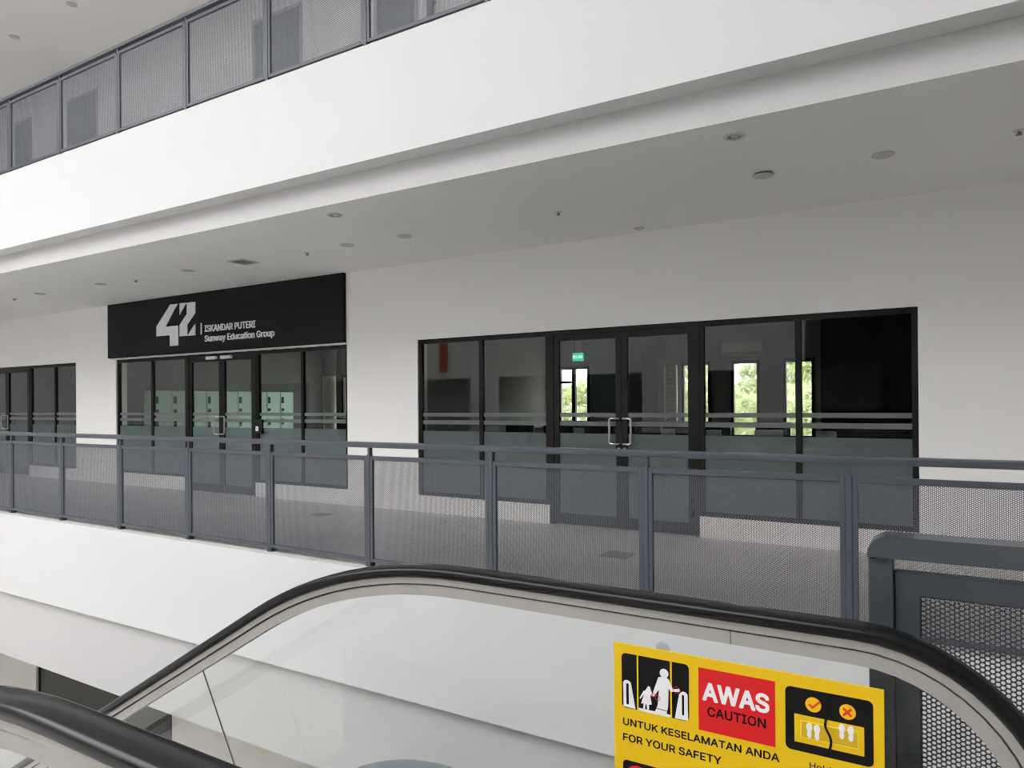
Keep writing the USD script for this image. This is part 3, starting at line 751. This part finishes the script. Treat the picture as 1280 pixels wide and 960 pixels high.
# ------------------------------------------------------------------ rooms behind the shop fronts
BY = 13.7
def room(n, x0, x1, yb, wins, label, paint='iwall'):
    struct('floor_' + n, bx(x0, x1, YW + 0.2, yb, -0.2, -0.003), 'ifloor', 'dark floor inside the ' + label, 'floor')
    struct('ceiling_' + n, bx(x0, x1, YW + 0.2, yb, 3.0, 3.1), 'iceil', 'ceiling inside the ' + label, 'ceiling')
    bw = sbox(x0, 0, x1, 3.0)
    for a, b, z0, z1 in wins:
        bw = bw.difference(sbox(a, z0, b, z1))
    struct('wall_' + n, extr(bw, yb, yb + 0.15), paint, 'rear wall inside the ' + label, 'wall')
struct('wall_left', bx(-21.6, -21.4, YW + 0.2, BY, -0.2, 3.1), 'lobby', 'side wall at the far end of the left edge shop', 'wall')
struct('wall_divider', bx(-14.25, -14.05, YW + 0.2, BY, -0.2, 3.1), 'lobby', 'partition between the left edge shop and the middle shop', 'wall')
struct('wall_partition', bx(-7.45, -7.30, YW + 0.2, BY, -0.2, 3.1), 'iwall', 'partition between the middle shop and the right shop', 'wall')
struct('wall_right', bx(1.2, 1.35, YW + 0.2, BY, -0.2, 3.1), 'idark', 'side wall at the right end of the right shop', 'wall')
R3 = [(-7.06, -6.36, 0.85, 2.26), (-4.33, -3.80, 0.85, 2.26), (-3.37, -2.89, 0.85, 2.26), (-2.43, -1.94, 0.85, 2.26)]
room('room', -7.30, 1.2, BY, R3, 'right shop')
R2 = [(-13.45, -12.9, 0.85, 2.26), (-12.5, -10.4, 0.4, 2.6), (-10.0, -7.9, 0.4, 2.6)]  # the two wide openings are added, unseen, to light the lockers
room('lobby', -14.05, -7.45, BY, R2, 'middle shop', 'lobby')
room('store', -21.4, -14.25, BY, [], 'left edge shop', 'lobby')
wn = 14
WLAB = ['daylit rear window in two lights left of the right shop doors', 'daylit rear window behind the right door jamb', 'daylit rear window under the air conditioner', 'daylit rear window cut by the right mullion', 'daylit rear window at the right end of the middle shop', 'added unseen rear window lighting the middle shop, hidden by the blank wall', 'added unseen rear window lighting the middle shop, nearest the partition']
for (a, b, z0, z1), lab in zip(R3 + R2, WLAB):
    t = thing(f'window_{wn}', lab, 'window', kind='structure'); wn += 1
    fr = sbox(a - 0.02, z0 - 0.02, b + 0.02, z1 + 0.02).difference(sbox(a + 0.03, z0 + 0.03, b - 0.03, z1 - 0.04))
    obj('window_frame', extr(fr, BY - 0.03, BY + 0.05), 'frame', t)
    if 0.6 < b - a < 0.8:
        c = (a + b) / 2
        obj('mullion', bx(c - 0.04, c + 0.04, BY - 0.03, BY + 0.05, z0 + 0.03, z1 - 0.04), 'frame', t)
        obj('transom', bx(a + 0.03, c - 0.04, BY - 0.03, BY + 0.05, 1.93, 1.97), 'frame', t)
    obj('pane', bx(a + 0.03, b - 0.03, BY + 0.008, BY + 0.014, z0 + 0.03, z1 - 0.04), 'wglass', t)

t = thing('air_conditioner', 'white wall air conditioner above a rear window of the right shop', 'air conditioner')
pr = Polygon([(0, 0.27), (0.17, 0.27), (0.21, 0.22), (0.20, 0.08), (0.14, 0.0), (0, 0.0)])
m = trimesh.creation.extrude_polygon(pr, 0.74, engine='earcut'); v = m.vertices
m.vertices = np.stack([-3.53 + v[:, 2], BY - 0.002 - v[:, 0], 2.36 + v[:, 1]], 1); m.fix_normals()
obj('casing', m, 'pwhiteplastic', t, smooth=30)
obj('flap', rbx(-3.49, -2.83, BY - 0.215, BY - 0.185, 2.372, 2.43, 0.003), 'monitor', t)

ex = thing('exit_sign', 'green lit exit sign hanging inside the right shop', 'exit sign')
EX, EZ, EY = -6.27, 2.40, 13.0
obj('panel', rbx(EX - 0.12, EX + 0.12, EY - 0.012, EY + 0.012, EZ - 0.05, EZ + 0.115), 'exit', ex)
obj('lettering', txt('KELUAR', EX - 0.105, EX + 0.105, EZ + 0.005, 0.06, EY - 0.012, 0.003), 'exitw', ex)
obj('hanger', cat(tube([(EX - 0.08, EY, EZ + 0.11), (EX - 0.08, EY, 3.0)], 0.006, 6), tube([(EX + 0.08, EY, EZ + 0.11), (EX + 0.08, EY, 3.0)], 0.006, 6)), 'frame', ex)

t = thing('cabinet', 'tall dark cabinet against the rear wall of the right shop', 'cabinet')
obj('body', rbx(-4.98, -4.66, 13.2, 13.68, 0.0, 2.85), 'idark', t)
obj('door', rbx(-4.97, -4.67, 13.18, 13.20, 0.02, 2.2), 'screen', t)
t = thing('wire_rack', 'pale slatted rack standing beside the tall dark cabinet', 'rack')
for x in (-4.60, -4.37):
    obj('upright', rbx(x - 0.012, x + 0.012, 13.40, 13.43, 0.0, 2.22, 0.002), 'pwhiteplastic', t)
for i in range(24):
    z = 0.2 + i * 0.085
    obj('rung', bx(-4.59, -4.38, 13.402, 13.426, z, z + 0.022), 'monitor', t)
struct('wall_screen', bx(-1.66, 1.15, 12.5, 12.62, -0.1, 3.0), 'idark', 'dark partition inside the right end of the right shop', 'wall')
t = thing('wall_display', 'large black screen on the dark partition of the right shop', 'screen')
obj('bezel', rbx(-1.64, -0.74, 12.44, 12.498, 1.33, 2.115, 0.006), 'frame', t)
obj('screen', bx(-1.62, -0.76, 12.436, 12.441, 1.35, 2.095), 'screen', t)

# tables with monitors and white chairs in the right shop
for j, yy in enumerate((10.2, 12.0)):
    t = thing('desk', 'long dark desk ' + ('nearer the right shop doors' if j == 0 else 'nearer the rear windows of the right shop'), 'desk')
    obj('desktop', rbx(-6.4, -0.4, yy - 0.35, yy + 0.35, 0.715, 0.75), 'table', t)
    for x in (-6.2, -4.2, -2.4, -0.6):
        obj('leg', rbx(x - 0.03, x + 0.03, yy - 0.3, yy + 0.3, -0.003, 0.715, 0.003), 'frame', t)
NTH = ['first', 'second', 'third', 'fourth', 'fifth', 'sixth', 'seventh', 'eighth', 'ninth']
mon0 = None
for j, yy in enumerate((10.2, 12.0)):
    for i, x in enumerate(((-6.0, -5.28, -4.56, -3.84, -0.9), (-5.9, -5.2, -4.5, -3.88, -3.24, -2.32, -1.3, -0.66))[j]):
        lab = 'dark monitor ' + NTH[i] + ' from the left on the ' + ('nearer' if j == 0 else 'farther') + ' desk of the right shop'
        grp = 'monitors on the ' + ('nearer' if j == 0 else 'farther') + ' desk'
        if mon0 is None:
            mon0 = thing('monitor', lab, 'monitor', grp, loc=(x, yy, 0.75))
            obj('display', rbx(-0.27, 0.27, -0.015, 0.02, 0.10, 0.42, 0.006), 'screen', mon0)
            obj('stand', rbx(-0.04, 0.04, 0.02, 0.04, 0.0, 0.25, 0.003), 'monitor', mon0)
            obj('base', rbx(-0.12, 0.12, -0.08, 0.10, 0.0, 0.012, 0.003), 'monitor', mon0)
        else:
            copy(mon0, (x, yy, 0.75), rotz=random.uniform(-8, 8), label=lab, group=grp)
ch0 = None
for i, (x, yy, r) in enumerate([(-6.3, 11.15, -10), (-5.55, 11.2, 5), (-4.75, 11.15, 20), (-4.0, 11.2, -15), (-3.15, 11.1, 10), (-2.15, 11.2, 30), (-1.45, 11.15, -20)]):
    lab = 'white backed chair ' + NTH[i] + ' from the left between the two desks of the right shop'
    if ch0 is None:
        ch0 = thing('desk_chair', lab, 'chair', 'white chairs between the desks', loc=(x, yy, 0), rotz=r)
        obj('seat', rbx(-0.23, 0.23, -0.22, 0.22, 0.44, 0.50, 0.02), 'frame', ch0)
        obj('backrest', rbx(-0.22, 0.22, 0.20, 0.235, 0.66, 1.06, 0.012), 'pwhiteplastic', ch0)
        obj('back_support', rbx(-0.03, 0.03, 0.19, 0.22, 0.45, 0.75, 0.004), 'frame', ch0)
        obj('gas_lift', cyl(0, 0, 0.08, 0.44, 0.025, 12), 'frame', ch0)
        for q in range(5):
            a = q * 2 * math.pi / 5
            obj('leg', tube([(0, 0, 0.10), (0.28 * math.cos(a), 0.28 * math.sin(a), 0.03)], 0.022, 8), 'frame', ch0)
    else:
        copy(ch0, (x, yy, 0), rotz=r, label=lab)

# lockers along the left wall of the middle shop: a run of tall narrow units
lk0 = None
for i in range(9):
    y = 8.60 + i * 0.405
    lab = ['nearest', 'second', 'third', 'fourth', 'fifth', 'sixth', 'seventh', 'eighth', 'farthest'][i] + ' mint locker in the row inside the middle shop'
    if lk0 is None:
        lk0 = thing('locker', lab, 'locker', 'mint lockers in the middle shop', loc=(-14.04, y, 0))
        obj('body', rbx(0.0, 0.33, 0.002, 0.403, -0.003, 1.82, 0.003), 'mint', lk0)
        for a, b in ((1.30, 1.80), (0.70, 1.28), (0.08, 0.68)):
            d = obj('door', rbx(0.33, 0.345, 0.012, 0.393, a, b, 0.003), 'mint', lk0)
            obj('handle_slot', bx(0.345, 0.348, 0.03, 0.10, b - 0.25, b - 0.10), 'slot', d)
            obj('lock', bx(0.345, 0.350, 0.03, 0.105, b - 0.44, b - 0.37), 'slot', d)
    else:
        copy(lk0, (-14.04, y, 0), label=lab)
t = thing('column', 'round beige column in the middle shop beside its rear window', 'column')
obj('shaft', cyl(-11.3, 11.1, -0.003, 2.12, 0.14, 32), 'column', t, smooth=40)
obj('capital', cyl(-11.3, 11.1, 2.12, 3.0, 0.14, 32, 0.17), 'idark', t, smooth=40)
t = thing('cabinet', 'low dark cabinet row beside the mint lockers of the middle shop', 'cabinet')
obj('body', rbx(-13.3, -12.2, 13.1, 13.65, -0.003, 1.15), 'idark', t)
obj('counter_top', rbx(-13.33, -12.17, 13.07, 13.65, 1.15, 1.18), 'table', t)

# made-up dome in place of an unidentified curved shape at the bottom edge
t = thing('dome_standin', 'blue grey domed kiosk for an unidentified shape in the atrium, its crown just above the picture edge', 'standin')
a = np.linspace(0, math.pi / 2, 12)
rings = [np.column_stack([-2.95 + 1.15 * math.cos(q) * np.cos(np.linspace(0, 2 * np.pi, 40, endpoint=False)), 3.4 + 1.15 * math.cos(q) * np.sin(np.linspace(0, 2 * np.pi, 40, endpoint=False)), np.full(40, -2.01 + 1.16 * math.sin(q))]) for q in a[:-1]]
obj('canopy', skin(rings), 'dome', t, smooth=50)
obj('drum', cyl(-2.95, 3.4, GZ, -2.01, 1.05, 40), 'clad', t, smooth=40)
obj('rim', ring(-2.95, 3.4, -2.07, -1.99, 1.04, 1.18, 40), 'doorf', t)

# ------------------------------------------------------------------ outside behind the shops
struct('ground_outside', bx(-90, 60, YW + 2.8, 120, GZ - 0.3, GZ - 0.05), 'grass', 'grassy ground outside the rear windows', 'ground')
def crown(seed, r, n=2600):
    g = np.random.default_rng(seed)
    d = g.normal(size=(n, 3)); d /= np.linalg.norm(d, axis=1, keepdims=True)
    lob = 0.75 + 0.5 * meshkit.fbm(d * 2.2 + 5, 3, seed)
    p = d * (r * lob * g.uniform(0.55, 1.0, n) ** 0.4)[:, None] * np.array([1, 1, 0.85])
    u = g.normal(size=(n, 3)); u /= np.linalg.norm(u, axis=1, keepdims=True)
    w = np.cross(u, g.normal(size=(n, 3))); w /= np.linalg.norm(w, axis=1, keepdims=True)
    s = g.uniform(0.16, 0.34, (n, 1))
    V = np.stack([p - u * s, p + w * s * 0.5, p + u * s, p - w * s * 0.5], 1).reshape(-1, 3)
    k = np.arange(n)[:, None] * 4
    return trimesh.Trimesh(V, np.vstack([k + [0, 1, 2], k + [0, 2, 3]]), process=False)
tr0 = []
TL = ['leafy tree outside behind the left rear window', 'leafy tree outside behind the right jamb window', 'leafy tree outside behind the window under the air conditioner', 'leafy tree outside behind the mullion window',
      'leafy tree outside seen from the middle shop window', 'leafy tree outside farther back on the left', 'leafy tree outside farther back in the middle', 'leafy tree outside farther back on the right']
for i, (x, y, s) in enumerate([(-14.8, 30, 1.0), (-8.8, 31, 1.0), (-4.1, 26, 0.95), (-2.0, 36, 1.1), (-31, 28, 1.0), (-25.5, 41, 1.3), (-16, 46, 1.35), (-7.0, 47, 1.35)]):
    if i < 2:
        t = thing('tree', TL[i], 'tree', 'trees outside', loc=(x, y, GZ - 0.05))
        obj('trunk', cyl(0, 0, 0, 4.2, 0.22, 12, 0.13), 'bark', t, smooth=50)
        m = crown(11 + i, 3.0); m.apply_translation([0, 0, 5.0])
        obj('foliage', m, 'leaf', t, kind='stuff')
        tr0.append(t)
    else:
        t = copy(tr0[i % 2], (x, y, GZ - 0.05), rotz=47.0 * i, label=TL[i])
        UsdGeom.Xformable(t).AddScaleOp().Set(Gf.Vec3f(s, s, s))
